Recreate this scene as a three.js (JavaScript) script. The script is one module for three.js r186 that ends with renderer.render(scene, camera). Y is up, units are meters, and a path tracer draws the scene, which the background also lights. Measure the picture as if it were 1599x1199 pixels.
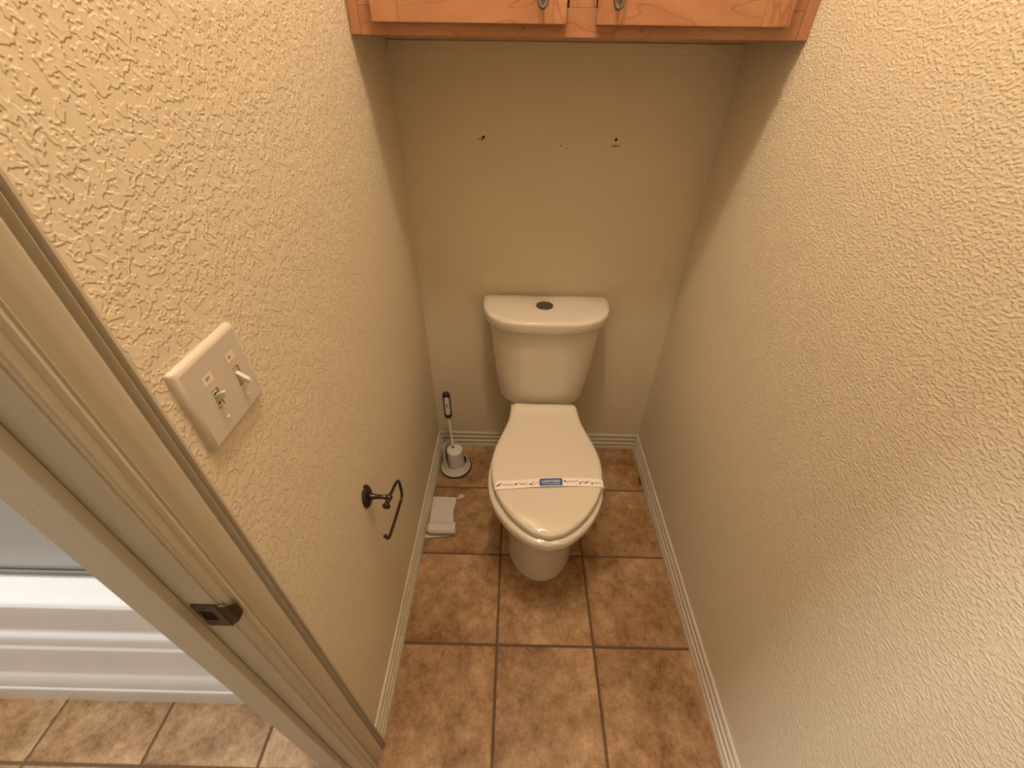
import * as THREE from 'three';
import { RectAreaLightUniformsLib } from 'three/addons/lights/RectAreaLightUniformsLib.js';
import { mergeGeometries, mergeVertices, toCreasedNormals } from 'three/addons/utils/BufferGeometryUtils.js';
import { RoundedBoxGeometry } from 'three/addons/geometries/RoundedBoxGeometry.js';

// ---------------------------------------------------------------- camera, light, exposure
// origin: floor corner where the left wall meets the back wall; +x right, +y up, +z towards the camera
const scene = new THREE.Scene();
scene.background = new THREE.Color(0x9fb0c0);
const camera = new THREE.PerspectiveCamera(2 * Math.atan(599.5 / 653.887) * 180 / Math.PI, 1599 / 1199, 0.02, 50);
camera.position.set(0.36234, 1.52188, 1.45677);
camera.rotation.set(-0.663704, 0.0079746, 0.0145477, 'YXZ');
const renderer = new THREE.WebGLRenderer({ antialias: true });
renderer.toneMapping = THREE.LinearToneMapping;
renderer.toneMappingExposure = 1.0;
renderer.shadowMap.enabled = true;
RectAreaLightUniformsLib.init();

const LAMP = { x: 0.37, y: 2.76, z: 0.775, r: 0.075, power: 3.6, color: new THREE.Color().setRGB(1, 0.81, 0.635) };
// the bathroom's own ceiling panel beyond the doorway
const PANEL = { x: -1.1, y: 2.9, z: 1.35, w: 0.26, l: 0.26, power: 285, color: new THREE.Color().setRGB(1, 0.975, 0.945) };
const panelLight = new THREE.RectAreaLight(PANEL.color, PANEL.power, PANEL.w - 0.02, PANEL.l - 0.02);
panelLight.position.set(PANEL.x, PANEL.y - 0.056, PANEL.z);
panelLight.rotation.x = -Math.PI / 2;
scene.add(panelLight);

// ---------------------------------------------------------------- sizes
const W = 0.9642, H = 2.9, ZF = 3.2, WT = 0.112;      // closet width, ceiling, front wall, wall thickness
const ZJ = 1.225, ZJ2 = 1.985, DOORH = 2.04;           // door jamb faces and head
const TUBZ = 1.077, BX = -3.0, BZ = 2.85, ALX = -1.72, ALZ = 0.3;   // bathroom beyond the door
const T = 0.317, GX = 0.3206, GZ = 0.5845;             // floor tile pitch and grid

// ---------------------------------------------------------------- helpers
let seed = 12345;
const rnd = () => { seed = (seed * 1664525 + 1013904223) >>> 0; return seed / 4294967296; };
const lerp = (a, b, t) => a + (b - a) * t;
const clamp = (x, a = 0, b = 1) => Math.min(b, Math.max(a, x));
const smooth = (a, b, x) => { const t = clamp((x - a) / (b - a)); return t * t * (3 - 2 * t); };
const perm = new Uint8Array(512);
{ const p = Array.from({ length: 256 }, (_, i) => i); for (let i = 255; i > 0; i--) { const j = Math.floor(rnd() * (i + 1)); [p[i], p[j]] = [p[j], p[i]]; } for (let i = 0; i < 512; i++) perm[i] = p[i & 255]; }
const GXV = [], GYV = []; for (let i = 0; i < 16; i++) { GXV.push(Math.cos(i * Math.PI / 8 + 0.2)); GYV.push(Math.sin(i * Math.PI / 8 + 0.2)); }
function pn(x, y, per, off = 0) {                        // periodic gradient noise, about -1..1
  const xf = Math.floor(x), yf = Math.floor(y), fx = x - xf, fy = y - yf;
  const x0 = ((xf % per) + per) % per, y0 = ((yf % per) + per) % per, x1 = (x0 + 1) % per, y1 = (y0 + 1) % per;
  const u = fx * fx * fx * (fx * (fx * 6 - 15) + 10), v = fy * fy * fy * (fy * (fy * 6 - 15) + 10);
  const g = (a, b, dx, dy) => { const h = perm[(perm[(a + off) & 255] + b) & 255] & 15; return GXV[h] * dx + GYV[h] * dy; };
  const a = g(x0, y0, fx, fy), b = g(x1, y0, fx - 1, fy), c = g(x0, y1, fx, fy - 1), d = g(x1, y1, fx - 1, fy - 1);
  return 1.5 * lerp(lerp(a, b, u), lerp(c, d, u), v);
}
function texture(n, m, fn, srgb) {
  const d = new Uint8Array(n * m * 4), o = [0, 0, 0];
  for (let j = 0; j < m; j++) for (let i = 0; i < n; i++) {
    fn(i / n, j / m, o);
    const k = (j * n + i) * 4; d[k] = clamp(o[0]) * 255; d[k + 1] = clamp(o[1]) * 255; d[k + 2] = clamp(o[2]) * 255; d[k + 3] = 255;
  }
  const t = new THREE.DataTexture(d, n, m, THREE.RGBAFormat);
  t.magFilter = THREE.LinearFilter; t.minFilter = THREE.LinearFilter; t.wrapS = t.wrapT = THREE.RepeatWrapping;
  if (srgb) t.colorSpace = THREE.SRGBColorSpace;
  t.needsUpdate = true; return t;
}
function canvasTexture(w, h, draw) {
  const c = document.createElement('canvas'); c.width = w; c.height = h; draw(c.getContext('2d'), w, h);
  const t = new THREE.CanvasTexture(c); t.colorSpace = THREE.SRGBColorSpace; return t;
}
const M = (o) => new THREE.MeshPhysicalMaterial(o);
const rgb = (r, g, b) => new THREE.Color().setRGB(r, g, b);

function obj(name, geo, mat, parent = scene) {
  const m = new THREE.Mesh(geo, mat); m.name = name; m.castShadow = m.receiveShadow = true; parent.add(m); return m;
}
function thing(name, label, category, group) {
  const g = new THREE.Group(); g.name = name; g.userData = { label, category }; if (group) g.userData.group = group; scene.add(g); return g;
}
function tag(o, label, category, group) { o.userData = { label, category }; if (group) o.userData.group = group; return o; }
function struct(o, label) { o.userData.kind = 'structure'; if (label) o.userData.label = label; return o; }
function structGroup(name, label) { const g = new THREE.Group(); g.name = name; scene.add(g); return struct(g, label); }

// box between two corners, uv in metres
function box(x0, y0, z0, x1, y1, z1) {
  const g = new THREE.BoxGeometry(x1 - x0, y1 - y0, z1 - z0); g.translate((x0 + x1) / 2, (y0 + y1) / 2, (z0 + z1) / 2); return metres(g);
}
function metres(g) {                                      // planar uv in metres by the main direction of each face
  g = g.index ? g.toNonIndexed() : g;
  const p = g.attributes.position, n = g.attributes.normal, uv = new Float32Array(p.count * 2);
  for (let i = 0; i < p.count; i++) {
    const ax = Math.abs(n.getX(i)), ay = Math.abs(n.getY(i)), az = Math.abs(n.getZ(i));
    if (ax >= ay && ax >= az) { uv[2 * i] = p.getZ(i); uv[2 * i + 1] = p.getY(i); }
    else if (ay >= az) { uv[2 * i] = p.getX(i); uv[2 * i + 1] = p.getZ(i); }
    else { uv[2 * i] = p.getX(i); uv[2 * i + 1] = p.getY(i); }
  }
  g.setAttribute('uv', new THREE.BufferAttribute(uv, 2)); return g;
}
const rbox = (x0, y0, z0, x1, y1, z1, r = 0.002, s = 2) => { const g = new RoundedBoxGeometry(x1 - x0, y1 - y0, z1 - z0, s, r); g.translate((x0 + x1) / 2, (y0 + y1) / 2, (z0 + z1) / 2); return metres(g); };
const merge = (...g) => mergeGeometries(g.flat().map((q) => { q = q.index ? q.toNonIndexed() : q; for (const k of Object.keys(q.attributes)) if (!['position', 'normal', 'uv'].includes(k)) q.deleteAttribute(k); return q; }));

// a closed profile [[a, b], ...] swept along a straight line; place(a, b, t) gives the point
function sweep(profile, place, t0, t1, crease = 0.5) {
  const pos = [], n = profile.length;
  const area = profile.reduce((s, p, i) => { const q = profile[(i + 1) % n]; return s + p[0] * q[1] - q[0] * p[1]; }, 0);
  const push = (...v) => v.forEach((q) => pos.push(q.x, q.y, q.z));
  for (let i = 0; i < n; i++) {
    const a = profile[i], b = profile[(i + 1) % n];
    const A = place(a[0], a[1], t0), B = place(b[0], b[1], t0), C = place(b[0], b[1], t1), D = place(a[0], a[1], t1);
    push(A, B, C, A, C, D);
  }
  const tri = THREE.ShapeUtils.triangulateShape(profile.map((p) => new THREE.Vector2(...p)), []);
  for (const f of tri) { const q = (t) => f.map((k) => place(profile[k][0], profile[k][1], t)); const a = q(t0), b = q(t1); push(a[0], a[2], a[1]); push(b[0], b[1], b[2]); }
  let g = new THREE.BufferGeometry(); g.setAttribute('position', new THREE.Float32BufferAttribute(pos, 3));
  // orient outwards: compare the signed volume
  let vol = 0; for (let i = 0; i < pos.length; i += 9) vol += pos[i] * (pos[i + 4] * pos[i + 8] - pos[i + 5] * pos[i + 7]) - pos[i + 1] * (pos[i + 3] * pos[i + 8] - pos[i + 5] * pos[i + 6]) + pos[i + 2] * (pos[i + 3] * pos[i + 7] - pos[i + 4] * pos[i + 6]);
  void area;
  if (vol < 0) { for (let i = 0; i < pos.length; i += 9) for (let k = 0; k < 3; k++) { const s = pos[i + 3 + k]; pos[i + 3 + k] = pos[i + 6 + k]; pos[i + 6 + k] = s; } g.setAttribute('position', new THREE.Float32BufferAttribute(pos, 3)); }
  g.computeVertexNormals(); g = toCreasedNormals(g, crease);
  return metres(g);
}
const V = (x, y, z) => new THREE.Vector3(x, y, z);
// closed rings of equal length, lofted, capped at both ends
function loft(rings, crease = 0.9, caps = [true, true]) {
  const n = rings[0].length, pos = [], idx = [];
  rings.forEach((r) => r.forEach((p) => pos.push(p.x, p.y, p.z)));
  for (let i = 0; i + 1 < rings.length; i++) for (let j = 0; j < n; j++) { const a = i * n + j, b = i * n + (j + 1) % n, c = a + n, d = b + n; idx.push(a, b, d, a, d, c); }
  const cap = (i, flip) => { const c = pos.length / 3, m = V(0, 0, 0); rings[i].forEach((p) => m.add(p)); m.divideScalar(n); pos.push(m.x, m.y, m.z); for (let j = 0; j < n; j++) { const a = i * n + j, b = i * n + (j + 1) % n; flip ? idx.push(c, b, a) : idx.push(c, a, b); } };
  if (caps[0]) cap(0, true);
  if (caps[1]) cap(rings.length - 1, false);
  let vol = 0; const at = (k) => V(pos[3 * k], pos[3 * k + 1], pos[3 * k + 2]), c0 = at(0);
  for (let i = 0; i < idx.length; i += 3) vol += at(idx[i]).sub(c0).dot(at(idx[i + 1]).sub(c0).cross(at(idx[i + 2]).sub(c0)));
  if (vol < 0) for (let i = 0; i < idx.length; i += 3) [idx[i + 1], idx[i + 2]] = [idx[i + 2], idx[i + 1]];
  let g = new THREE.BufferGeometry(); g.setAttribute('position', new THREE.Float32BufferAttribute(pos, 3)); g.setIndex(idx);
  g.computeVertexNormals();
  return metres(toCreasedNormals(g.toNonIndexed(), crease));
}
const tube = (pts, r, seg = 48, closed = false, tension = 0.5) => new THREE.TubeGeometry(new THREE.CatmullRomCurve3(pts.map((p) => V(...p)), closed, 'catmullrom', tension), seg, r, 12, closed);
const lathe = (pts, seg = 32) => new THREE.LatheGeometry(pts.map((p) => new THREE.Vector2(...p)), seg);

// ---------------------------------------------------------------- materials
// knock-down plaster: ridged splatter with pressed-flat tops, bare patches between
const WALLTILE = 1.28;
const knock = texture(2048, 2048, (u, v, o) => {
  const wx = pn(u * 90, v * 90, 90, 3) * 0.0022, wy = pn(u * 90, v * 90, 90, 117) * 0.0022;
  const a = pn((u + wx) * 96, (v + wy) * 96, 96, 40), b = pn((u - wy) * 205, (v + wx) * 205, 205, 77), c = pn(u * 430, v * 430, 430, 150);
  const m = pn(u * 22, v * 22, 22, 5);
  const f = 0.75 * a + 0.62 * b + 0.30 * c + 0.30 * m;
  const isl = smooth(-0.08, 0.16, f) * (1 - 0.25 * smooth(0.1, 0.7, f));
  o[0] = o[1] = o[2] = 0.1 + 0.72 * isl + 0.05 * c + 0.05 * m;
});
// softer orange-peel on the other walls
const peel = texture(1024, 1024, (u, v, o) => {
  const a = pn(u * 84, v * 112, 1 << 20, 11), b = pn(u * 46, v * 60, 1 << 20, 90), c = pn(u * 190, v * 230, 1 << 20, 21);
  o[0] = o[1] = o[2] = 0.3 + 0.45 * smooth(-0.25, 0.5, a * 0.75 + b * 0.45 + 0.3 * c);
});
const rep = (t, s) => { const c = t.clone(); c.repeat.set(1 / s, 1 / s); c.needsUpdate = true; return c; };
const PAINT = rgb(0.715, 0.63, 0.475);
const mWallL = M({ color: PAINT, roughness: 0.62, bumpMap: rep(knock, WALLTILE), bumpScale: 0.0013, specularIntensity: 0.35 });
const mWallR = M({ color: PAINT, roughness: 0.62, bumpMap: rep(peel, 0.48), bumpScale: 0.0016, specularIntensity: 0.35 });
const mWallB = M({ color: PAINT, roughness: 0.7, bumpMap: rep(peel, 0.66), bumpScale: 0.0012, specularIntensity: 0.3 });
const mCeil = M({ color: rgb(0.82, 0.79, 0.71), roughness: 0.85 });
const mBath = M({ color: rgb(0.74, 0.73, 0.69), roughness: 0.7 });
const mTrim = M({ color: rgb(0.52, 0.47, 0.37), roughness: 0.38 });
const mPorcelain = M({ color: rgb(0.72, 0.66, 0.55), roughness: 0.09, clearcoat: 0.5, clearcoatRoughness: 0.04 });
const mBase = M({ color: rgb(0.58, 0.525, 0.415), roughness: 0.4 });
const mSeat = M({ color: rgb(0.72, 0.655, 0.535), roughness: 0.10 });
const mAcrylic = M({ color: rgb(0.70, 0.70, 0.70), roughness: 0.16 });
const mPlate = M({ color: rgb(0.60, 0.55, 0.47), roughness: 0.33 });
const mToggle = M({ color: rgb(0.70, 0.66, 0.57), roughness: 0.3 });
const mSlot = M({ color: rgb(0.02, 0.012, 0.008), roughness: 0.8 });
const mBronze = M({ color: rgb(0.075, 0.05, 0.042), roughness: 0.24, metalness: 0.8 });
const mStrike = M({ color: rgb(0.07, 0.055, 0.04), roughness: 0.35, metalness: 0.8 });
const mNickel = M({ color: rgb(0.20, 0.18, 0.15), roughness: 0.28, metalness: 0.95 });
const mChrome = M({ color: rgb(0.55, 0.55, 0.53), roughness: 0.22, metalness: 1 });
const mWhitePlastic = M({ color: rgb(0.66, 0.62, 0.57), roughness: 0.35 });
const mBlackPlastic = M({ color: rgb(0.018, 0.012, 0.014), roughness: 0.45 });
const mPaper = M({ color: rgb(0.62, 0.57, 0.51), roughness: 0.95, side: THREE.DoubleSide });
const mCard = M({ color: rgb(0.42, 0.33, 0.23), roughness: 0.95, side: THREE.DoubleSide });
const mGrout = M({ color: rgb(0.135, 0.085, 0.05), roughness: 0.95 });
const mDark = M({ color: rgb(0.012, 0.008, 0.006), roughness: 1 });

const TILETEX = 1.36;
const tileMap = texture(2048, 2048, (u, v, o) => {
  let s = 0, f = 6, a = 0.42; for (let k = 0; k < 7; k++) { s += a * pn(u * f, v * f, f, 13 * k); f *= 2; a *= 0.88; }
  const fleck = smooth(0.3, 0.8, pn(u * 96, v * 96, 96, 50) * 0.7 + pn(u * 210, v * 210, 210, 60) * 0.55);
  const t = clamp(0.55 + 0.62 * s), w = pn(u * 11, v * 11, 11, 99);
  o[0] = lerp(0.44, 0.75, t) - 0.05 * fleck; o[1] = lerp(0.315, 0.615, t) - 0.055 * fleck - 0.012 * w; o[2] = lerp(0.18, 0.465, t) - 0.05 * fleck - 0.02 * w;
}, true);
const tileBump = texture(1024, 1024, (u, v, o) => { o[0] = o[1] = o[2] = 0.5 + 0.25 * pn(u * 40, v * 40, 40, 8) + 0.2 * pn(u * 110, v * 110, 110, 28); });
const mTile = M({ color: 0xffffff, map: rep(tileMap, TILETEX), bumpMap: rep(tileBump, TILETEX), bumpScale: 0.0006, roughness: 0.5, specularIntensity: 0.6 });

const wood = (along) => texture(1024, 512, (u, v, o) => {       // stained maple, grain along u (or v)
  const [a, b] = [u, v];
  const warp = 0.10 * pn(a * 4, b * 8, 8, 3) + 0.03 * pn(a * 10, b * 20, 20, 9);
  const ring = Math.abs(((b * 5 + warp * 7 + 0.6 * pn(a * 3, b * 6, 6, 44)) % 1 + 1) % 1 - 0.5) * 2;
  const line = smooth(0.86, 0.985, ring), pore = pn(a * 30, b * 240, 240, 70), cloud = pn(a * 5, b * 9, 9, 31);
  const t = 0.5 + 0.22 * cloud + 0.10 * pore - 0.38 * line;
  o[0] = lerp(0.60, 0.79, t); o[1] = lerp(0.395, 0.585, t); o[2] = lerp(0.26, 0.44, t);
  void along;
}, true);
const woodTex = wood();
const woodMat = (rot, ox, oy, tint = 0xffffff) => { const c = woodTex.clone(); c.repeat.set(1 / 0.62, 1 / 0.30); c.offset.set(ox, oy); c.rotation = rot; c.needsUpdate = true; return M({ map: c, color: tint, roughness: 0.34, clearcoat: 0.25, clearcoatRoughness: 0.25 }); };
const mWoodH = woodMat(0, 0, 0), mWoodV = woodMat(Math.PI / 2, 0.3, 0.1), mWoodPanel = woodMat(0.15, 0.45, 0.37), mWoodPanel2 = woodMat(-0.2, 0.15, 0.62);

// ---------------------------------------------------------------- shell
const floor = struct(obj('floor', box(BX - WT, -0.06, -0.12, W + 0.12, -0.0035, ZF + 0.12), mGrout));
{
  // chamfered tile, top at y = 0
  const variants = [];
  for (let k = 0; k < 6; k++) {
    const h = T / 2 - 0.0036, c = 0.0022, pr = [[h, -0.012], [h, -0.0016], [h - c, 0]];
    const corner = (q) => [V(-q[0], q[1], -q[0]), V(q[0], q[1], -q[0]), V(q[0], q[1], q[0]), V(-q[0], q[1], q[0])];
    const g = loft(pr.map(corner), 0.35);
    const uv = g.attributes.uv; for (let i = 0; i < uv.count; i++) uv.setXY(i, uv.getX(i) + 0.34 * (k % 4) + 0.11 * k, uv.getY(i) + 0.41 * Math.floor(k / 2) + 0.07 * k);
    variants.push(g);
  }
  for (let i = -10; i <= 2; i++) for (let j = -2; j <= 8; j++) {
    const x = GX + (i + 0.5) * T, z = GZ + (j + 0.5) * T;
    if (x < 0 && z + T / 2 < TUBZ) continue;                     // under the tub and the alcove wall
    if (x > W + T / 2 - 0.01) continue;
    const t = obj('tile', variants[Math.floor(rnd() * 6)], mTile, floor); t.position.set(x, 0, z);
    t.rotation.y = Math.floor(rnd() * 4) * Math.PI / 2; t.position.y = -0.0003 * rnd();
  }
}
const ceiling = struct(obj('ceiling', box(BX - WT, H, ALZ - 0.5, W + 0.12, H + 0.1, ZF + 0.12), mCeil)); void ceiling;
const wallBack = struct(obj('wall_back', box(-WT, 0, -0.115, W + 0.115, H, 0), mWallB));
struct(obj('wall_right', box(W, 0, 0, W + 0.115, H, ZF + 0.115), mWallR));
struct(obj('wall_front', box(0, 0, ZF, W, H, ZF + 0.115), mWallB));
struct(obj('wall_left', merge(box(-WT, 0, 0, 0, H, ZJ - 0.02), box(-WT, DOORH + 0.02, ZJ - 0.02, 0, H, ZJ2 + 0.02), box(-WT, 0, ZJ2 + 0.02, 0, H, ZF + 0.115)), mWallL));
// bathroom beyond the doorway
struct(obj('wall_bath_far', box(BX - WT, 0, TUBZ, BX, H, BZ), mBath));
struct(obj('wall_bath_front', box(BX, 0, BZ, -WT, H, BZ + WT), mBath));
struct(obj('wall_bath_back', box(BX, 0, TUBZ - 0.1, ALX, H, TUBZ), mBath));
struct(obj('wall_alcove', merge(box(ALX - 0.1, 0, ALZ - 0.1, ALX, H, TUBZ - 0.1), box(ALX, 0, ALZ - 0.1, -WT, H, ALZ)), mBath));
// screw holes left in the back wall
for (const [x, y, r] of [[0.2418, 1.3234, 0.0016], [0.2495, 1.3219, 0.0018], [0.2536, 1.3287, 0.0034], [0.2488, 1.3262, 0.0012], [0.6544, 1.3274, 0.0034], [0.6475, 1.3103, 0.0019], [0.6553, 1.3104, 0.0019], [0.6631, 1.3105, 0.0019], [0.463, 1.315, 0.001], [0.4885, 1.308, 0.0014], [0.510, 1.303, 0.0013]]) {
  const h = obj('screw_hole', new THREE.CylinderGeometry(r * 1.3, r, 0.0024, 12), mDark, wallBack); h.rotation.x = Math.PI / 2; h.position.set(x, y, -0.0006);
}
// painted hanging strip under the cabinet
struct(obj('trim_3', rbox(0.0005, 1.5285, 0, W - 0.0005, 1.5545, 0.011, 0.002), mWallB), 'wall-coloured strip on the back wall right under the cabinet');

// square ceiling light in the bathroom
{
  const g = thing('ceiling_panel', 'square white ceiling light in the bathroom in front of the bathtub', 'ceiling light');
  const { x, z } = PANEL, q = PANEL.w / 2, e = PANEL.l / 2;
  obj('frame', merge(rbox(x - q - 0.02, H - 0.05, z - e - 0.02, x + q + 0.02, H, z - e, 0.003), rbox(x - q - 0.02, H - 0.05, z + e, x + q + 0.02, H, z + e + 0.02, 0.003), rbox(x - q - 0.02, H - 0.05, z - e, x - q, H, z + e, 0.003), rbox(x + q, H - 0.05, z - e, x + q + 0.02, H, z + e, 0.003)), mCeil, g);
  obj('light_diffuser', box(x - q, H - 0.05, z - e, x + q, H - 0.04, z + e), M({ color: rgb(0.8, 0.8, 0.8), roughness: 0.6, emissive: PANEL.color, emissiveIntensity: 3 }), g);
}

// ---------------------------------------------------------------- baseboards (reeded) and door trim
const BASE = [[0, 0], [0.0160, 0], [0.0162, 0.0150], [0.0150, 0.0180], [0.0105, 0.0190], [0.0098, 0.0215], [0.0128, 0.0235], [0.0145, 0.0280], [0.0146, 0.0330], [0.0130, 0.0375], [0.0100, 0.0395], [0.0062, 0.0402], [0.0060, 0.0435], [0.0088, 0.0455], [0.0108, 0.0500], [0.0110, 0.0555], [0.0095, 0.0598], [0.0070, 0.0615], [0.0034, 0.0622], [0.0032, 0.0655], [0.0058, 0.0675], [0.0074, 0.0715], [0.0077, 0.0770], [0.0062, 0.0825], [0.0040, 0.0850], [0.0015, 0.0856], [0, 0.0856]];
struct(obj('baseboard_left', sweep(BASE, (a, b, t) => V(a, b, t), 0.0, 1.1556), mBase));
struct(obj('baseboard_back', sweep(BASE, (a, b, t) => V(t, b, a), 0.0, W), mBase));
struct(obj('baseboard_right', sweep(BASE, (a, b, t) => V(W - a, b, t), 0.0, ZF), mBase));

// casing: a = distance from the outer edge across the width, b = projection from the wall
const CASING = [[0, 0], [0, 0.0165], [0.0012, 0.0175], [0.0042, 0.0175], [0.0052, 0.0145], [0.0062, 0.0125], [0.0078, 0.0125], [0.0086, 0.0155], [0.0098, 0.0158], [0.0106, 0.0120], [0.0124, 0.0098], [0.0142, 0.0100], [0.0165, 0.0135], [0.0190, 0.0158], [0.0222, 0.0168], [0.0265, 0.0164], [0.0315, 0.0148], [0.0365, 0.0125], [0.0410, 0.0100], [0.0435, 0.0088], [0.0448, 0.0100], [0.0458, 0.0102], [0.0468, 0.0085], [0.0485, 0.0080], [0.0500, 0.0108], [0.0522, 0.0126], [0.0545, 0.0126], [0.0562, 0.0108], [0.0575, 0.0090], [0.0625, 0.0078], [0.0632, 0.0085], [0.0640, 0.0082], [0.0645, 0.0064], [0.0665, 0.0056], [0.0665, 0]];
CASING.forEach((p) => { if (p[1] > 0) p[1] = Math.max(0.003, 0.0108 + (p[1] - 0.0108) * 1.55); });
const CW = 0.0665, CO = ZJ - 0.0027 - CW;                       // outer edge of the casing leg
const casing = (name, label, sx, x) => {
  const g = structGroup(name, label);
  obj('casing_leg', sweep(CASING, (a, b, t) => V(x + sx * b, t, CO + a), 0, DOORH + CW), mTrim, g);
  obj('casing_leg', sweep(CASING, (a, b, t) => V(x + sx * b, t, ZJ2 + 0.0027 + CW - a), 0, DOORH + CW), mTrim, g);
  obj('casing_head', sweep(CASING, (a, b, t) => V(x + sx * b, DOORH + 0.0027 + CW - a, t), CO + CW, ZJ2 + 0.0027), mTrim, g);
};
casing('trim_1', 'cream moulded door casing on the textured wall', 1, 0);
casing('trim_2', 'cream door casing on the bathroom side', -1, -WT);
{
  const g = structGroup('door_1', 'cream door jamb with a stop and a dark strike plate');
  obj('jamb', rbox(-WT, 0, ZJ - 0.02, 0, DOORH + 0.02, ZJ, 0.0012), mTrim, g);
  obj('jamb', rbox(-WT, 0, ZJ2, 0, DOORH + 0.02, ZJ2 + 0.02, 0.0012), mTrim, g);
  obj('jamb_head', rbox(-WT, DOORH, ZJ, 0, DOORH + 0.02, ZJ2, 0.0012), mTrim, g);
  obj('door_stop', rbox(-0.064, 0, ZJ, -0.037, DOORH, ZJ + 0.0125, 0.0018), mTrim, g);
  obj('door_stop', rbox(-0.064, 0, ZJ2 - 0.0125, -0.037, DOORH, ZJ2, 0.0018), mTrim, g);
  obj('door_stop', rbox(-0.064, DOORH - 0.0125, ZJ + 0.0125, -0.037, DOORH, ZJ2 - 0.0125, 0.0018), mTrim, g);
  // strike plate with latch hole and curved lip
  const y0 = 0.9325, y1 = 0.9885, x0 = -0.0305, x1 = 0.001;
  const s = new THREE.Shape(); s.moveTo(x0 + 0.003, y0); s.lineTo(x1, y0); s.lineTo(x1, y1); s.lineTo(x0 + 0.003, y1); s.quadraticCurveTo(x0, y1, x0, y1 - 0.003); s.lineTo(x0, y0 + 0.003); s.quadraticCurveTo(x0, y0, x0 + 0.003, y0);
  const hole = new THREE.Path(); hole.moveTo(-0.026, 0.948); hole.lineTo(-0.009, 0.948); hole.lineTo(-0.009, 0.973); hole.lineTo(-0.026, 0.973); s.holes.push(hole);
  const pg = new THREE.ExtrudeGeometry(s, { depth: 0.0012, bevelEnabled: true, bevelSize: 0.0003, bevelThickness: 0.0003, bevelSegments: 1 }); pg.translate(0, 0, ZJ + 0.0004);
  const lip = []; for (let i = 0; i <= 8; i++) { const a = i / 8 * 1.15; lip.push([x1 + 0.016 * Math.sin(a), ZJ + 0.0012 - 0.016 * (1 - Math.cos(a)) + 0.0]); }
  const half = (x) => { const t = clamp((x - x1) / 0.0146); return 0.0245 * Math.sqrt(Math.max(0.0, 1 - 0.82 * t * t)); };
  const rings = lip.map(([x, z]) => [V(x, 0.9605 - half(x), z), V(x, 0.9605 + half(x), z), V(x - 0.0002, 0.9605 + half(x), z - 0.0016), V(x - 0.0002, 0.9605 - half(x), z - 0.0016)]);
  const plate = obj('strike_plate', merge(metres(pg.toNonIndexed()), loft(rings, 0.5)), mStrike, g); plate.userData.label = 'dark bronze strike plate';
  obj('latch_hole', box(-0.026, 0.948, ZJ - 0.001, -0.009, 0.973, ZJ + 0.0003), mDark, plate);
  for (const y of [0.9405, 0.9805]) { const c = obj('screw', lathe([[0, 0.0008], [0.0022, 0.0006], [0.0032, 0]], 14), mStrike, plate); c.rotation.x = Math.PI / 2; c.position.set(-0.017, y, ZJ + 0.0019); }
}

// ---------------------------------------------------------------- ceiling lamp (outside the frame; casts the cabinet's shadow)
{
  const g = thing('ceiling_lamp', 'small round glass ceiling lamp above the toilet', 'lamp'); g.position.set(LAMP.x, LAMP.y, LAMP.z);
  const d = H - LAMP.y;
  obj('lamp_base', lathe([[0, d], [0.085, d], [0.085, d - 0.012], [0.05, d - 0.03], [0.045, LAMP.r * 0.80], [0, LAMP.r * 0.80]], 40), mNickel, g);
  obj('lamp_globe', new THREE.SphereGeometry(LAMP.r, 32, 20), M({ color: rgb(0.9, 0.88, 0.82), roughness: 0.4, emissive: LAMP.color, emissiveIntensity: 12 }), g);
  const l = new THREE.PointLight(LAMP.color, LAMP.power, 0, 2); l.castShadow = true; l.shadow.radius = LAMP.r / 0.02; l.shadow.mapSize.set(2048, 2048); g.add(l);
}

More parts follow.
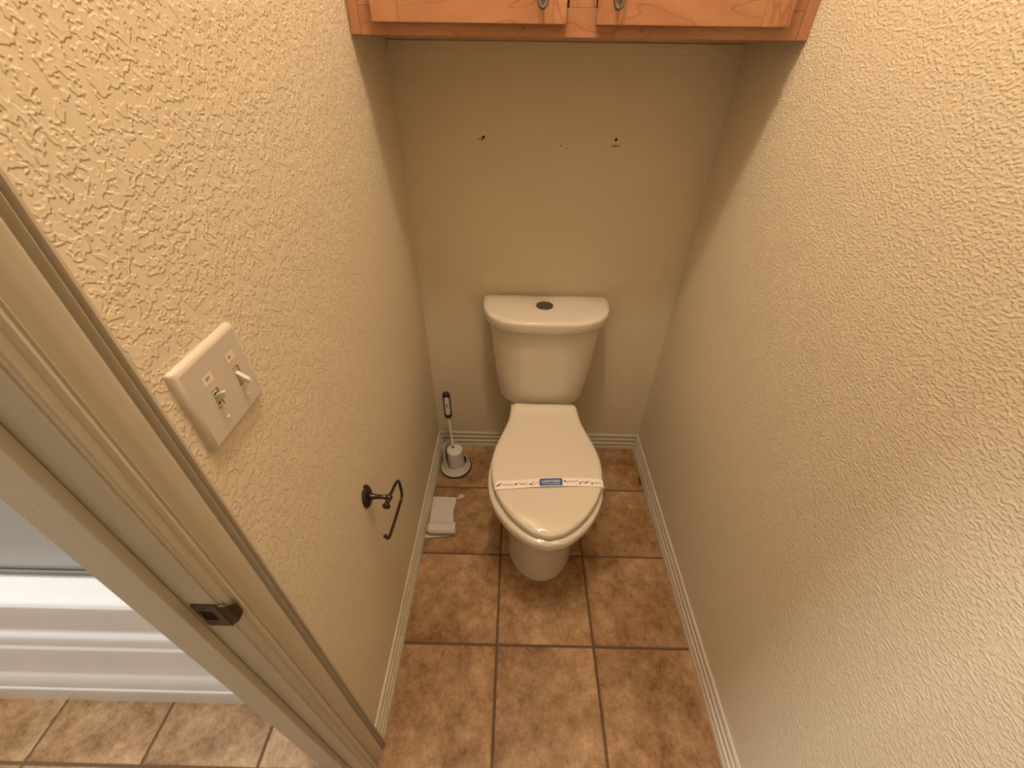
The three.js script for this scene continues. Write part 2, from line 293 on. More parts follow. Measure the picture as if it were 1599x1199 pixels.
// ---------------------------------------------------------------- cabinet over the toilet
{
  const g = thing('wall_cabinet', 'orange-stained maple wall cabinet with two doors mounted above the toilet', 'cabinet');
  const y0 = 1.5545, y1 = 2.36, zf = 0.3028, zb = 0.284;
  obj('cabinet_body', merge(box(0.022, y0 + 0.0005, 0.001, 0.040, y1, zb), box(W - 0.040, y0 + 0.0005, 0.001, W - 0.022, y1, zb), box(0.040, y0 + 0.0005, 0.001, W - 0.040, y0 + 0.02, zb), box(0.040, y1 - 0.018, 0.001, W - 0.040, y1, zb), box(0.040, y0 + 0.02, 0.001, W - 0.040, y1 - 0.018, 0.007)), mWoodH, g);
  obj('bottom_rail', rbox(0.022, y0, zb, W - 0.022, y0 + 0.047, zf, 0.0012), mWoodH, g);
  obj('top_rail', rbox(0.062, y1 - 0.05, zb, W - 0.062, y1, zf, 0.0012), mWoodH, g);
  for (const x of [0.022, W - 0.062]) obj('stile', rbox(x, y0 + 0.047, zb, x + 0.04, y1 - (x > 0.5 || x < 0.1 ? 0 : 0.05), zf, 0.0012), mWoodV, g);
  obj('center_stile', rbox(0.459, y0 + 0.047, zb, 0.515, y1 - 0.05, zf, 0.0012), mWoodV, g);
  for (const x of [0.0006, W - 0.0226]) obj('filler_strip', rbox(x, y0, zb, x + 0.022, y1, zf + 0.004, 0.0015), mWoodV, g);
  const door = (x0, x1, pm, kx) => {
    const dy0 = 1.5745, dy1 = 2.34, zd0 = zf + 0.001, zd1 = zf + 0.0205, s = 0.056;
    const d = new THREE.Group(); d.name = 'cabinet_door'; g.add(d);
    obj('door_stile', rbox(x0, dy0, zd0, x0 + s, dy1, zd1, 0.0016), mWoodV, d);
    obj('door_stile', rbox(x1 - s, dy0, zd0, x1, dy1, zd1, 0.0016), mWoodV, d);
    obj('door_rail', rbox(x0 + s, dy0, zd0, x1 - s, dy0 + s, zd1, 0.0016), pm, d);
    obj('door_rail', rbox(x0 + s, dy1 - s, zd0, x1 - s, dy1, zd1, 0.0016), pm, d);
    obj('door_panel', rbox(x0 + s, dy0 + s, zd0, x1 - s, dy1 - s, zd1 - 0.009, 0.001), mWoodV, d);
    const k = obj('knob', merge(lathe([[0, 0], [0.009, 0], [0.0085, 0.002], [0.005, 0.005], [0.005, 0.012], [0.011, 0.0165], [0.0138, 0.0195], [0.0142, 0.0225], [0.0128, 0.0248], [0.0108, 0.0250], [0.0090, 0.0232], [0.0045, 0.0226], [0, 0.0228]], 32)), mNickel, d);
    k.rotation.x = Math.PI / 2; k.position.set(kx, 1.6115, zd1); k.scale.set(0.82, 1, 1.15); k.userData.label = 'aged nickel knob';
  };
  door(0.0535, 0.4535, mWoodPanel, 0.4035);
  door(0.5165, 0.9090, mWoodPanel2, 0.5535);
}

// ---------------------------------------------------------------- toilet
// outline from control points (z, half width) of one side, back centre to front centre
function outline(ctrl, cx, y, N = 40, sc = 1, cz = 0) {
  const c = new THREE.CatmullRomCurve3(ctrl.map(([z, h]) => V(h, 0, z)), false, 'centripetal');
  const pts = c.getSpacedPoints(N), ring = [];
  for (let i = 0; i <= N; i++) ring.push(V(pts[i].x, 0, pts[i].z));
  for (let i = N - 1; i > 0; i--) ring.push(V(-pts[i].x, 0, pts[i].z));
  return ring.map((p) => V(cx + p.x * sc, y, cz + (p.z - cz) * sc));
}
const mixCtrl = (A, B, t) => A.map((p, i) => [lerp(p[0], B[i][0], t), lerp(p[1], B[i][1], t)]);
const CXT = 0.4715;
{
  const g = thing('toilet', 'biscuit-coloured two-piece toilet with closed lid standing on the tiles', 'toilet');
  // tank: D-shaped sections, straight back
  const dRing = (hw, zb, zf, y, n = 3.1, N = 72) => {
    const r = []; const cz = zb + 0.012;
    for (let i = 0; i < N; i++) {
      const a = i / N * 2 * Math.PI, c = Math.cos(a), s = Math.sin(a);
      if (s >= 0) r.push(V(CXT + hw * Math.sign(c) * Math.abs(c) ** (2 / n), y, cz + (zf - cz) * s ** (2 / n)));
      else r.push(V(CXT + hw * Math.sign(c) * Math.abs(c) ** (2 / 6), y, cz - (cz - zb) * Math.abs(s) ** (2 / 6)));
    }
    return r;
  };
  const TB = 0.011;
  obj('tank', loft([[0.4085, 0.120, 0.03, 0.150], [0.4100, 0.150, 0.022, 0.172], [0.4150, 0.165, 0.018, 0.183], [0.425, 0.174, 0.015, 0.190], [0.445, 0.181, 0.013, 0.1945], [0.55, 0.192, TB, 0.198], [0.66, 0.201, TB, 0.2025], [0.765, 0.209, TB, 0.206], [0.778, 0.209, TB, 0.206]].map(([y, hw, zb, zf]) => dRing(hw, zb, zf, y)), 1.0), mPorcelain, g);
  const L0 = 0.7725;
  obj('tank_lid', loft([[L0, 0.221, 0.220], [L0 + 0.002, 0.2235, 0.2235], [L0 + 0.008, 0.2262, 0.2262], [L0 + 0.034, 0.2302, 0.2286], [L0 + 0.040, 0.2295, 0.2278], [L0 + 0.0440, 0.2265, 0.2245], [L0 + 0.0458, 0.2215, 0.219], [L0 + 0.0465, 0.214, 0.210], [L0 + 0.0468, 0.19, 0.185], [L0 + 0.0470, 0.15, 0.16], [L0 + 0.0470, 0.08, 0.13]].map(([y, hw, zf], i) => dRing(hw, i < 5 ? 0.010 : [0.012, 0.015, 0.019, 0.035, 0.055, 0.085][i - 5] ?? 0.09, zf, y)), 1.0), mPorcelain, g);
  // dual flush button
  const b = new THREE.Group(); b.name = 'flush_button'; b.position.set(0.4645, L0 + 0.0468, 0.1005); g.add(b); b.userData.label = 'aged metal dual flush button';
  obj('bezel', lathe([[0.0265, 0], [0.0312, 0], [0.0305, 0.0028], [0.0285, 0.0034], [0.0268, 0.0022], [0.0265, 0]], 48), mNickel, b);
  obj('button_well', new THREE.CylinderGeometry(0.0266, 0.0266, 0.0012, 40).translate(0, 0.0006, 0), mDark, b);
  const halfShape = (big) => { const s = new THREE.Shape(), r = 0.0255; const N = 24; const A = 1.05, B = A + Math.PI; const mid = []; for (let i = 0; i <= 16; i++) { const t = i / 16; const px = lerp(Math.cos(B), Math.cos(A), t) * r, py = lerp(Math.sin(B), Math.sin(A), t) * r; const k = 0.006 * Math.sin(t * 2 * Math.PI) + (big ? 0.0009 : -0.0009); mid.push([px - Math.sin(A) * -k * -1, py - Math.cos(A) * k]); } const arc = []; for (let i = 0; i <= N; i++) { const a = big ? A - i / N * Math.PI : A + i / N * Math.PI; arc.push([Math.cos(a) * r, Math.sin(a) * r]); } const pts = big ? [...arc, ...mid.slice(1, -1)] : [...arc, ...mid.slice(1, -1)]; pts.forEach((p, i) => (i ? s.lineTo(...p) : s.moveTo(...p))); return s; };
  for (const big of [true, false]) { const e = new THREE.ExtrudeGeometry(halfShape(big), { depth: 0.0016, bevelEnabled: true, bevelSize: 0.0006, bevelThickness: 0.0008, bevelSegments: 2 }); e.rotateX(-Math.PI / 2); e.translate(0, 0.0012, 0); obj('button', e, mNickel, b); }
  // bowl and foot
  const RIM = [[0.045, 0], [0.045, 0.07], [0.05, 0.108], [0.09, 0.121], [0.20, 0.124], [0.29, 0.137], [0.38, 0.164], [0.47, 0.187], [0.55, 0.1925], [0.63, 0.178], [0.70, 0.139], [0.75, 0.090], [0.778, 0.045], [0.786, 0]];
  const FOOT = [[0.075, 0], [0.075, 0.06], [0.08, 0.095], [0.11, 0.105], [0.20, 0.108], [0.29, 0.112], [0.38, 0.118], [0.46, 0.124], [0.54, 0.1245], [0.595, 0.113], [0.645, 0.083], [0.672, 0.052], [0.684, 0.026], [0.688, 0]];
  const at = (y, t, sc = 1) => outline(mixCtrl(FOOT, RIM, t), CXT, y, 40, sc, 0.48);
  obj('bowl', loft([at(0, 0), at(0.004, 0, 1.004), at(0.012, 0, 1.0), at(0.06, 0, 0.985), at(0.14, 0.0, 0.975), at(0.20, 0.04, 0.975), at(0.25, 0.14), at(0.29, 0.33), at(0.32, 0.56), at(0.34, 0.75), at(0.355, 0.89), at(0.366, 0.96), at(0.378, 0.99), at(0.392, 1.0), at(0.400, 0.995, 0.997), at(0.4045, 0.99, 0.988), at(0.406, 0.98, 0.97), at(0.406, 0.9, 0.8)], 1.0), mPorcelain, g);
  // bolt caps on the deck under the tank
  for (const x of [-0.085, 0.085]) obj('hinge_cap', lathe([[0, 0.012], [0.010, 0.011], [0.0135, 0.007], [0.0142, 0]], 24).translate(CXT + x, 0.406, 0.216), mSeat, g);
  // seat ring and lid
  const LID = [[0.209, 0], [0.209, 0.075], [0.2095, 0.114], [0.217, 0.1227], [0.30, 0.1365], [0.36, 0.153], [0.42, 0.1715], [0.48, 0.183], [0.54, 0.1832], [0.60, 0.173], [0.655, 0.150], [0.705, 0.115], [0.742, 0.076], [0.765, 0.038], [0.774, 0]];
  const turn = (r) => r.map((p) => { const a = 0.016, dx = p.x - CXT - 0.004, dz = p.z - 0.5; return V(CXT + 0.004 + dx * Math.cos(a) - dz * Math.sin(a), p.y, 0.5 + dx * Math.sin(a) + dz * Math.cos(a)); });
  const lr = (y, sc) => turn(outline(LID, CXT + 0.003, y, 48, sc, 0.50));
  obj('seat', loft([lr(0.4065, 0.94), lr(0.407, 0.955), lr(0.409, 0.968), lr(0.413, 0.972), lr(0.417, 0.968), lr(0.419, 0.955), lr(0.4195, 0.94)], 1.0), mSeat, g);
  const lidRings = [[0.4215, 0.965], [0.4215, 0.985], [0.4235, 0.9975], [0.434, 1.0015], [0.4390, 0.9985], [0.4422, 0.991], [0.4440, 0.979], [0.4450, 0.962], [0.4457, 0.93], [0.4463, 0.88], [0.4468, 0.82], [0.4472, 0.75], [0.4476, 0.66], [0.4479, 0.55], [0.4482, 0.4], [0.4484, 0.25], [0.4485, 0.1]].map(([y, s]) => lr(y, s).map((p) => V(p.x, p.y + (y > 0.438 ? 0.011 * smooth(0.262, 0.226, p.z) * smooth(0.438, 0.4445, y) : 0) - 0.0125 * clamp((p.z - 0.56) / 0.215) ** 2, p.z)));
  obj('seat_lid', loft(lidRings, 1.2), mSeat, g);
}

// paper band across the lid
{
  const path = [[0.3085, 0.4285], [0.3040, 0.4355], [0.3065, 0.4440], [0.3200, 0.4478], [0.3600, 0.4490], [0.4150, 0.4515], [0.4800, 0.4540], [0.5450, 0.4510], [0.6000, 0.4492], [0.6360, 0.4480], [0.6500, 0.4442], [0.6560, 0.4360], [0.6535, 0.4270]];
  const curve = new THREE.CatmullRomCurve3(path.map(([x, y]) => V(x, y, 0)), false, 'centripetal');
  const N = 90, hw = 0.0163, pts = curve.getSpacedPoints(N), pos = [], uv = [], idx = [], th = 0.0007;
  const zc = (x) => lerp(0.607, 0.5895, smooth(0.30, 0.66, x)) - 0.004 * Math.sin(clamp((x - 0.30) / 0.36) * Math.PI);
  const nrm = (i) => { const a = pts[Math.max(0, i - 1)], b = pts[Math.min(N, i + 1)]; const t = b.clone().sub(a).normalize(); return V(-t.y, t.x, 0); };
  const rings = pts.map((p, i) => { const n = nrm(i), z = zc(p.x); return [V(p.x, p.y, z + hw), V(p.x, p.y, z - hw), V(p.x - n.x * th, p.y - n.y * th, z - hw), V(p.x - n.x * th, p.y - n.y * th, z + hw)]; });
  rings.forEach((r) => r.forEach((p) => pos.push(p.x, p.y, p.z)));
  for (let i = 0; i <= N; i++) for (const v of [0, 1, 1, 0]) uv.push(i / N, v);
  for (let i = 0; i < N; i++) for (let k = 0; k < 4; k++) { const a = i * 4 + k, b = i * 4 + (k + 1) % 4; idx.push(a, b, b + 4, a, b + 4, a + 4); }
  idx.push(0, 2, 1, 0, 3, 2); const e = N * 4; idx.push(e, e + 1, e + 2, e, e + 2, e + 3);
  const ribbon = new THREE.BufferGeometry(); ribbon.setAttribute('position', new THREE.Float32BufferAttribute(pos, 3)); ribbon.setAttribute('uv', new THREE.Float32BufferAttribute(uv, 2)); ribbon.setIndex(idx);
  const rg = toCreasedNormals(ribbon.toNonIndexed(), 0.7);
  const print = canvasTexture(2048, 176, (c, w, h) => {
    c.fillStyle = '#f7efe8'; c.fillRect(0, 0, w, h);
    let s = 77; const r = () => { s = (s * 1103515245 + 12345) & 0x7fffffff; return s / 0x7fffffff; };
    for (let x = 120; x < w - 110; x += 26) {
      const k = r(), y = 62 + r() * 66 - 10, rad = k > 0.80 ? 18 : k > 0.5 ? 12 : 8;
      c.fillStyle = k > 0.86 ? '#2a2430' : k > 0.55 ? '#4a3a44' : '#6a5a62';
      c.beginPath(); c.arc(x, y, rad, 0, 7); c.fill();
      if (k < 0.5) { c.strokeStyle = '#8d7d80'; c.lineWidth = 3; c.beginPath(); c.moveTo(x + 8, 58 + r() * 60); c.lineTo(x + 10 + r() * 8, 58 + r() * 66); c.stroke(); }
      if (k < 0.35) { c.fillStyle = '#6d5b63'; c.beginPath(); c.arc(x + 6, 60 + r() * 66, 4.5, 0, 7); c.fill(); }
    }
  });
  const band = tag(obj('paper_band', rg, M({ map: print, roughness: 0.75, side: THREE.DoubleSide })), 'white printed sanitized paper band wrapped across the toilet lid', 'paper band');
  // blue label, slightly larger than the band
  const cxl = 0.4845, n = 24, lw = 0.0395, lh = 0.0176, lp = [], lu = [], li = [];
  const yAt = (x) => { let best = pts[0]; for (const p of pts) if (Math.abs(p.x - x) < Math.abs(best.x - x)) best = p; const k = pts.indexOf(best), o = pts[clamp(k + (x > best.x ? 1 : -1), 0, N)]; return best.y + (x - best.x) / ((o.x - best.x) || 1) * (o.y - best.y); };
  for (let i = 0; i <= n; i++) for (const v of [0, 1]) { const t = i / n * 2 - 1, x = cxl + t * lw; const cut = Math.abs(t) > 0.93 ? 0.0022 * (Math.abs(t) - 0.93) / 0.07 : 0; lp.push(x, yAt(x) + 0.0006, zc(x) + 0.0003 + (v ? -1 : 1) * (lh - cut)); lu.push(i / n, v); }
  for (let i = 0; i < n; i++) li.push(2 * i, 2 * i + 2, 2 * i + 3, 2 * i, 2 * i + 3, 2 * i + 1);
  const lg = new THREE.BufferGeometry(); lg.setAttribute('position', new THREE.Float32BufferAttribute(lp, 3)); lg.setAttribute('uv', new THREE.Float32BufferAttribute(lu, 2)); lg.setIndex(li); lg.computeVertexNormals();
  const lt = canvasTexture(768, 344, (c, w, h) => {
    c.fillStyle = '#f4efee'; c.fillRect(0, 0, w, h);
    c.fillStyle = '#1f4b8f'; c.beginPath(); c.roundRect(28, 34, w - 56, h - 68, 36); c.fill();
    c.fillStyle = '#f2f2f4'; c.textAlign = 'center'; c.textBaseline = 'middle';
    c.font = 'bold 118px sans-serif'; c.fillText('SANITIZED', w / 2, 142, w - 110);
    c.font = 'bold 50px sans-serif'; c.fillText('FOR YOUR PROTECTION', w / 2, 246, w - 130);
  });
  const lm = obj('label', lg, M({ map: lt, roughness: 0.6, side: THREE.DoubleSide }), band); lm.userData.label = 'blue label reading SANITIZED';
}

// ---------------------------------------------------------------- light switch
{
  const g = thing('light_switch', 'cream double toggle light switch plate with two small labels on the textured wall', 'light switch');
  const y0 = 1.1434, z0 = 1.0041, s = 0.115, yc = y0 + s / 2, zs = [1.0796, 1.0337];
  // plate: rounded bevel, with two slots
  const q = s / 2 - 0.0062, sh = new THREE.Shape(), zm = z0 + s / 2;
  sh.moveTo(-q, -q); sh.lineTo(q, -q); sh.lineTo(q, q); sh.lineTo(-q, q); sh.closePath();
  for (const z of zs) { const u = -(z - zm), v = 1.1968 - yc, h = new THREE.Path(); h.moveTo(u - 0.0056, v - 0.0132); h.lineTo(u - 0.0056, v + 0.0132); h.lineTo(u + 0.0056, v + 0.0132); h.lineTo(u + 0.0056, v - 0.0132); h.closePath(); sh.holes.push(h); }
  const pg = new THREE.ExtrudeGeometry(sh, { depth: 0.0024, bevelEnabled: false }); pg.rotateY(Math.PI / 2); pg.translate(0.0072, yc, zm);
  const rr = (x, e, r) => { const o = []; for (let c4 = 0; c4 < 4; c4++) for (let k = 0; k <= 3; k++) { const a = (c4 + k / 3) * Math.PI / 2, sx = c4 === 0 || c4 === 3 ? 1 : -1, sy = c4 < 2 ? 1 : -1; o.push(V(x, yc + sy * (e - r) + r * Math.sin(a), zm + sx * (e - r) + r * Math.cos(a))); } return o; };
  const rim = loft([rr(0.0002, s / 2, 0.003), rr(0.0035, s / 2, 0.003), rr(0.0062, s / 2 - 0.0008, 0.003), rr(0.0082, s / 2 - 0.0024, 0.002), rr(0.0093, s / 2 - 0.0044, 0.001), rr(0.0096, s / 2 - 0.0062, 0.00005)], 0.8, [false, false]);
  obj('switch_plate', merge(metres(pg), rim), mPlate, g);
  zs.forEach((z, i) => {
    const y = 1.1968, up = i === 0;
    obj('slot', box(0.0066, y - 0.0138, z - 0.0062, 0.0073, y + 0.0138, z + 0.0062), mSlot, g);
    obj('toggle_frame', merge(box(0.0074, y - 0.0113, z - 0.0040, 0.0090, y - 0.0086, z + 0.0040), box(0.0074, y + 0.0086, z - 0.0040, 0.0090, y + 0.0113, z + 0.0040), box(0.0074, y - 0.0086, z - 0.0040, 0.0088, y + 0.0086, z - 0.0031), box(0.0074, y - 0.0086, z + 0.0031, 0.0088, y + 0.0086, z + 0.0040)), mToggle, g);
    // tapering bat lever
    const k = up ? 1 : -1, ring = (x, yy, hh, hz) => [V(x, yy - hh, z - hz), V(x, yy + hh, z - hz), V(x, yy + hh, z + hz), V(x, yy - hh, z + hz)];
    obj('toggle', loft([ring(0.0072, y - k * 0.001, 0.0056, 0.0030), ring(0.011, y + k * 0.0015, 0.0050, 0.0030), ring(0.016, y + k * 0.0055, 0.0040, 0.0028), ring(0.0205, y + k * 0.0080, 0.0033, 0.0026), ring(0.0215, y + k * 0.0085, 0.0022, 0.0018)], 0.6), mToggle, g);
    const c = obj('screw', lathe([[0, 0.0013], [0.0018, 0.0011], [0.0031, 0]], 16), mToggle, g); c.rotation.z = -Math.PI / 2; c.position.set(0.0096, 1.1665, z);
    const tx = canvasTexture(160, 120, (d, w, h) => { d.fillStyle = '#e9dccb'; d.fillRect(0, 0, w, h); d.fillStyle = '#3a2a22'; const rows = i ? [[46, 50], [66, 34]] : [[40, 74], [64, 62]]; rows.forEach(([yy, len]) => { for (let x = 40; x < 40 + len; x += 11) d.fillRect(x, yy - (x % 3) * 2, 8, 13 + (x % 4) * 2); }); });
    const lab = new THREE.PlaneGeometry(0.0165, 0.0118); lab.rotateY(Math.PI / 2);
    const lb = obj('label_sticker', lab, M({ map: tx, roughness: 0.6, side: THREE.DoubleSide }), g); lb.position.set(0.0099, 1.2262, z + 0.0005); lb.userData.label = 'small white printed sticker';
  });
}

// ---------------------------------------------------------------- toilet paper holder
{
  const g = thing('paper_holder', 'dark bronze toilet paper holder with an open pivoting bar, empty, on the left-hand wall', 'paper holder');
  const y = 0.660, z = 0.818;
  const ros = lathe([[0, 0.0115], [0.010, 0.0112], [0.018, 0.0095], [0.0225, 0.0062], [0.0245, 0.003], [0.025, 0]], 40); ros.rotateZ(-Math.PI / 2); ros.scale(1, 1.46, 1); ros.translate(0, y, z);
  obj('rosette', ros, mBronze, g);
  const post = lathe([[0, 0.052], [0.0058, 0.052], [0.0056, 0.035], [0.0066, 0.022], [0.0095, 0.013], [0.012, 0.010], [0, 0.010]], 24); post.rotateZ(-Math.PI / 2); post.translate(0, y, z);
  obj('post', post, mBronze, g);
  const bx = 0.0565, pivot = merge(new THREE.SphereGeometry(0.0092, 24, 16));
  pivot.translate(bx, y - 0.002, z); obj('pivot_ball', pivot, mBronze, g);
  const fin = lathe([[0, 0.030], [0.0068, 0.0296], [0.0098, 0.0275], [0.0098, 0.0245], [0.0070, 0.0195], [0.0048, 0.0150], [0.0050, 0.0120], [0.0066, 0.0105], [0.0050, 0.0080], [0, 0.0070]], 28); fin.rotateX(Math.PI / 2); fin.translate(bx, y - 0.002, z);
  obj('finial', fin, mBronze, g);
  obj('bar', merge(tube([[bx, y - 0.003, z - 0.004], [bx + 0.002, y - 0.005, z - 0.022], [bx + 0.0035, y - 0.010, z - 0.048], [bx + 0.0045, y - 0.016, z - 0.062], [bx + 0.0050, y - 0.028, z - 0.069], [bx + 0.004, y - 0.060, z - 0.073], [bx + 0.003, y - 0.083, z - 0.074], [bx + 0.0025, y - 0.094, z - 0.066], [bx + 0.001, y - 0.0965, z - 0.045], [bx, y - 0.0965, z], [bx - 0.0015, y - 0.0955, z + 0.038], [bx - 0.002, y - 0.0935, z + 0.052], [bx - 0.0035, y - 0.086, z + 0.059], [bx - 0.005, y - 0.076, z + 0.0615]], 0.0040, 90), new THREE.SphereGeometry(0.0052, 18, 12).translate(bx - 0.0052, y - 0.073, z + 0.0618)), mBronze, g);
}

// ---------------------------------------------------------------- toilet brush in its caddy
{
  const g = thing('toilet_brush', 'white toilet brush with black oval grip standing in a white caddy in the corner', 'toilet brush');
  const cx = 0.094, cz = 0.150;
  obj('rubber_foot', lathe([[0, 0], [0.072, 0], [0.0735, 0.003], [0.0725, 0.008], [0.068, 0.010], [0, 0.010]], 48).translate(cx, 0, cz), mBlackPlastic, g);
  // caddy: flared base rising to a tall shield at the back-left, low lip at the front
  const N = 64, rows = 16, dir = 3.78;                        // direction of the tall side
  const hgt = (a) => { const c = Math.cos(a - dir); return lerp(0.042, 0.138, smooth(-0.25, 0.80, c)); };
  const rad = (y) => 0.0475 + 0.0225 * Math.exp(-(y - 0.008) / 0.030);
  const shell = (off) => { const r = []; for (let k = 0; k <= rows; k++) { const ring = []; for (let i = 0; i < N; i++) { const a = i / N * 2 * Math.PI, y = lerp(0.008, hgt(a), k / rows), R = rad(y) - off - (off ? 0 : 0); ring.push(V(cx + R * Math.cos(a), y, cz + R * Math.sin(a))); } r.push(ring); } return r; };
  const outer = shell(0), inner = shell(0.0026).reverse();
  obj('caddy', loft([...outer, ...inner], 0.7, [false, true]), mWhitePlastic, g);
  const bx = cx + 0.004, bz = cz + 0.004;
  obj('brush_cover', lathe([[0, 0.126], [0.026, 0.1255], [0.0325, 0.1238], [0.0352, 0.120], [0.0360, 0.115], [0.0378, 0.07], [0.0405, 0.035], [0.043, 0.018], [0.0435, 0.0125], [0, 0.0125]], 48).translate(bx, 0, bz), mWhitePlastic, g);
  obj('collar', lathe([[0, 0.132], [0.006, 0.132], [0.0075, 0.127], [0, 0.127]], 20).translate(bx - 0.010, 0, bz - 0.012), mBlackPlastic, g);
  const base = V(bx - 0.010, 0.128, bz - 0.012), top = V(0.0745, 0.268, 0.100), end = V(0.0715, 0.395, 0.086);
  const stem = new THREE.TubeGeometry(new THREE.LineCurve3(base, top), 4, 0.0052, 14); obj('stem', stem, mWhitePlastic, g);
  const axis = end.clone().sub(top), len = axis.length(), mid = top.clone().add(end).multiplyScalar(0.5), q = new THREE.Quaternion().setFromUnitVectors(V(0, 1, 0), axis.clone().normalize());
  const capsule = (r, l, sx, sz) => { const c = new THREE.CapsuleGeometry(r, l, 10, 24); c.scale(sx, 1, sz); c.applyQuaternion(q); return c; };
  const grip = obj('grip', capsule(0.0165, len - 0.033 + 0.010, 1, 0.8).translate(mid.x, mid.y, mid.z), mBlackPlastic, g); grip.userData.label = 'black oval grip with pale inset';
  obj('grip_inset', capsule(0.0105, len - 0.056, 1, 0.35).translate(mid.x + 0.002, mid.y + 0.004, mid.z + 0.0112), mWhitePlastic, grip);
  obj('emblem', capsule(0.0032, 0.016, 1, 0.3).translate(mid.x + 0.002, mid.y + 0.010, mid.z + 0.0150), M({ color: rgb(0.25, 0.2, 0.18), roughness: 0.5 }), grip);
}

// ---------------------------------------------------------------- toilet paper on the floor
{
  const g = thing('toilet_paper_roll', 'nearly used-up roll of white toilet paper lying unrolled on the tiles by the baseboard', 'toilet paper');
  const R = 0.0215, rc = V(0, R + 0.0005, 0.490);
  // paper layers around the tube, pressed slightly oval
  const layer = (r, x0, x1, n = 40) => { const rings = []; for (const [x, k] of [[x0, r - 0.0055], [x0, r], [x1, r], [x1, r - 0.0055]]) { const ring = []; for (let i = 0; i < n; i++) { const a = i / n * 2 * Math.PI; ring.push(V(x, rc.y + k * Math.sin(a), rc.z + k * 1.16 * Math.cos(a))); } rings.push(ring); } rings.push(rings[0].map((p) => p.clone())); return loft(rings, 0.5, [false, false]); };
  obj('roll', layer(R, 0.030, 0.136), mPaper, g);
  const c = obj('core', layer(R - 0.0053, 0.018, 0.134), mCard, g); c.scale.set(1, 1, 1);
  // sheet leaving the roll and lying towards the back, thin, slightly wavy with a fold
  const nx = 16, nz = 40, top = [], bot = [];
  for (let j = 0; j <= nz; j++) for (let i = 0; i <= nx; i++) {
    const u = i / nx, t = j / nz, z = lerp(0.474, 0.322, t) + 0.005 * u * t;
    const xl = lerp(0.0235, 0.0165, t), xr = lerp(0.128, 0.117, smooth(0, 0.25, t)) + 0.002 * Math.sin(t * 9);
    const x = lerp(xl, xr, u);
    const lift = R * 1.5 * (1 - smooth(0, 0.16, t)) + 0.006 * Math.sin(t * Math.PI) * (0.6 + 0.4 * Math.sin(u * 3)) + 0.007 * Math.exp(-(((t - 0.16 - 0.22 * u) / 0.045) ** 2)) * smooth(0.75, 0.5, u) + 0.003 * t * u;
    top.push(V(x, 0.0012 + lift, z)); bot.push(V(x, 0.0005 + lift, z));
  }
  const pos = []; [...top, ...bot].forEach((p) => pos.push(p.x, p.y, p.z)); const o = top.length, idx = [], w = nx + 1;
  for (let j = 0; j < nz; j++) for (let i = 0; i < nx; i++) { const a = j * w + i, b = a + 1, d = a + w, e = d + 1; idx.push(a, b, e, a, e, d, o + a, o + e, o + b, o + a, o + d, o + e); }
  const sheet = new THREE.BufferGeometry(); sheet.setAttribute('position', new THREE.Float32BufferAttribute(pos, 3)); sheet.setIndex(idx); sheet.computeVertexNormals();
  obj('sheet', metres(sheet), mPaper, g);
  // loose tail tucked under the roll at the front
  const tail = []; for (let i = 0; i <= 10; i++) { const t = i / 10; tail.push([V(0.014 + 0.004 * t, 0.0008 + 0.004 * t * t, 0.489 + 0.036 * t), V(0.134, 0.0008 + 0.007 * t * t, 0.489 + 0.024 * t)]); }
  const tp = [], ti = []; tail.forEach((r) => r.forEach((p) => tp.push(p.x, p.y, p.z))); for (let i = 0; i < 10; i++) ti.push(2 * i, 2 * i + 2, 2 * i + 3, 2 * i, 2 * i + 3, 2 * i + 1);
  const tg = new THREE.BufferGeometry(); tg.setAttribute('position', new THREE.Float32BufferAttribute(tp, 3)); tg.setIndex(ti); tg.computeVertexNormals();
  obj('tail', metres(tg), mPaper, g);
  // torn scrap
  const sp = []; const K = 26; for (const [yy, k] of [[0.0006, 0.8], [0.0012, 1], [0.0055, 0.9], [0.0085, 0.45]]) { const r = []; for (let i = 0; i < K; i++) { const a = i / K * 2 * Math.PI, m = 1 + 0.22 * Math.sin(3 * a + 1) + 0.13 * Math.sin(7 * a) + 0.08 * Math.sin(11 * a + yy * 900); r.push(V(0.1385 + 0.0175 * k * m * Math.cos(a), yy + 0.002 * k * Math.sin(4 * a) * (yy > 0.002 ? 1 : 0), 0.3215 + 0.0115 * k * m * Math.sin(a) - 0.35 * 0.0175 * k * m * Math.cos(a))); } sp.push(r); }
  tag(obj('paper_scrap', loft(sp, 0.4), mPaper), 'small torn scrap of white tissue on the brown tiles', 'paper scrap');
}
// dark splinter at the foot of the right-hand baseboard
tag(obj('debris_strip', rbox(0.9385, 0.0, 0.192, 0.9425, 0.010, 0.232, 0.0012), M({ color: rgb(0.03, 0.016, 0.01), roughness: 0.9 })), 'thin dark sliver of debris against the right-hand baseboard', 'debris');

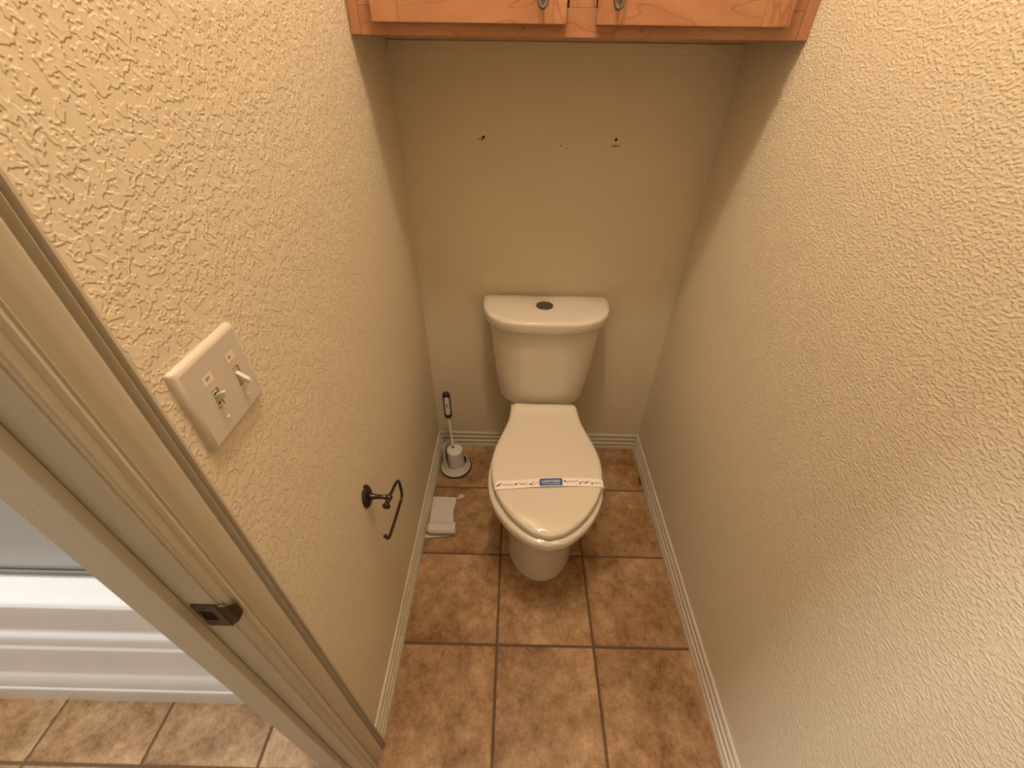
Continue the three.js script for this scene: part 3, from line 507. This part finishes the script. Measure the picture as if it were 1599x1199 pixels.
// ---------------------------------------------------------------- bathtub and shower door beyond the doorway
{
  const g = thing('bathtub', 'glossy white bathtub with stepped front seen through the doorway', 'bathtub');
  const P = [[0, 0], [0, 0.086], [-0.0006, 0.0900], [-0.003, 0.0920], [-0.0045, 0.0930], [-0.005, 0.096], [-0.005, 0.155], [-0.0065, 0.159], [-0.013, 0.172], [-0.0175, 0.180], [-0.0185, 0.190], [-0.019, 0.328], [-0.0205, 0.3335], [-0.0240, 0.3375], [-0.0248, 0.342], [-0.025, 0.381], [-0.0265, 0.3855], [-0.034, 0.3925], [-0.0375, 0.3985], [-0.0385, 0.408], [-0.039, 0.515], [-0.0402, 0.5205], [-0.0435, 0.5255], [-0.05, 0.528], [-0.125, 0.528], [-0.125, 0.45], [-0.095, 0.42], [-0.095, 0]];
  const x0 = ALX + 0.004, x1 = -WT - 0.004;
  obj('apron', sweep(P, (a, b, t) => V(t, b, TUBZ + a), x0, x1, 0.75), mAcrylic, g);
  obj('basin', merge(rbox(x0, 0.09, ALZ + 0.004, x1, 0.528, ALZ + 0.08, 0.01), rbox(x0, 0.09, ALZ + 0.08, x0 + 0.10, 0.528, TUBZ - 0.125, 0.01), rbox(x1 - 0.10, 0.09, ALZ + 0.08, x1, 0.528, TUBZ - 0.125, 0.01), rbox(x0, 0.0, ALZ + 0.004, x1, 0.10, TUBZ - 0.096, 0.01)), mAcrylic, g);
  const s = thing('shower_door', 'grey frosted glass shower door with metal track on the bathtub rim', 'shower door');
  const zt = TUBZ - 0.117;
  obj('track', merge(rbox(x0, 0.528, zt - 0.022, x1, 0.536, zt + 0.012, 0.002), rbox(x0, 0.536, zt + 0.002, x1, 0.546, zt + 0.006, 0.001), rbox(x0, 0.536, zt - 0.020, x1, 0.546, zt - 0.016, 0.001)), mChrome, s);
  obj('top_rail', rbox(x0, 1.93, zt - 0.022, x1, 1.965, zt + 0.012, 0.003), mChrome, s);
  obj('glass_panel', box(x0 + 0.005, 0.540, zt - 0.010, x1 - 0.005, 1.935, zt - 0.004), M({ color: rgb(0.62, 0.62, 0.60), roughness: 0.55, transmission: 0.45, thickness: 0 }), s);
}

scene.traverse((o) => { if (o.isMesh) { o.castShadow = true; o.receiveShadow = true; } });
renderer.render(scene, camera);
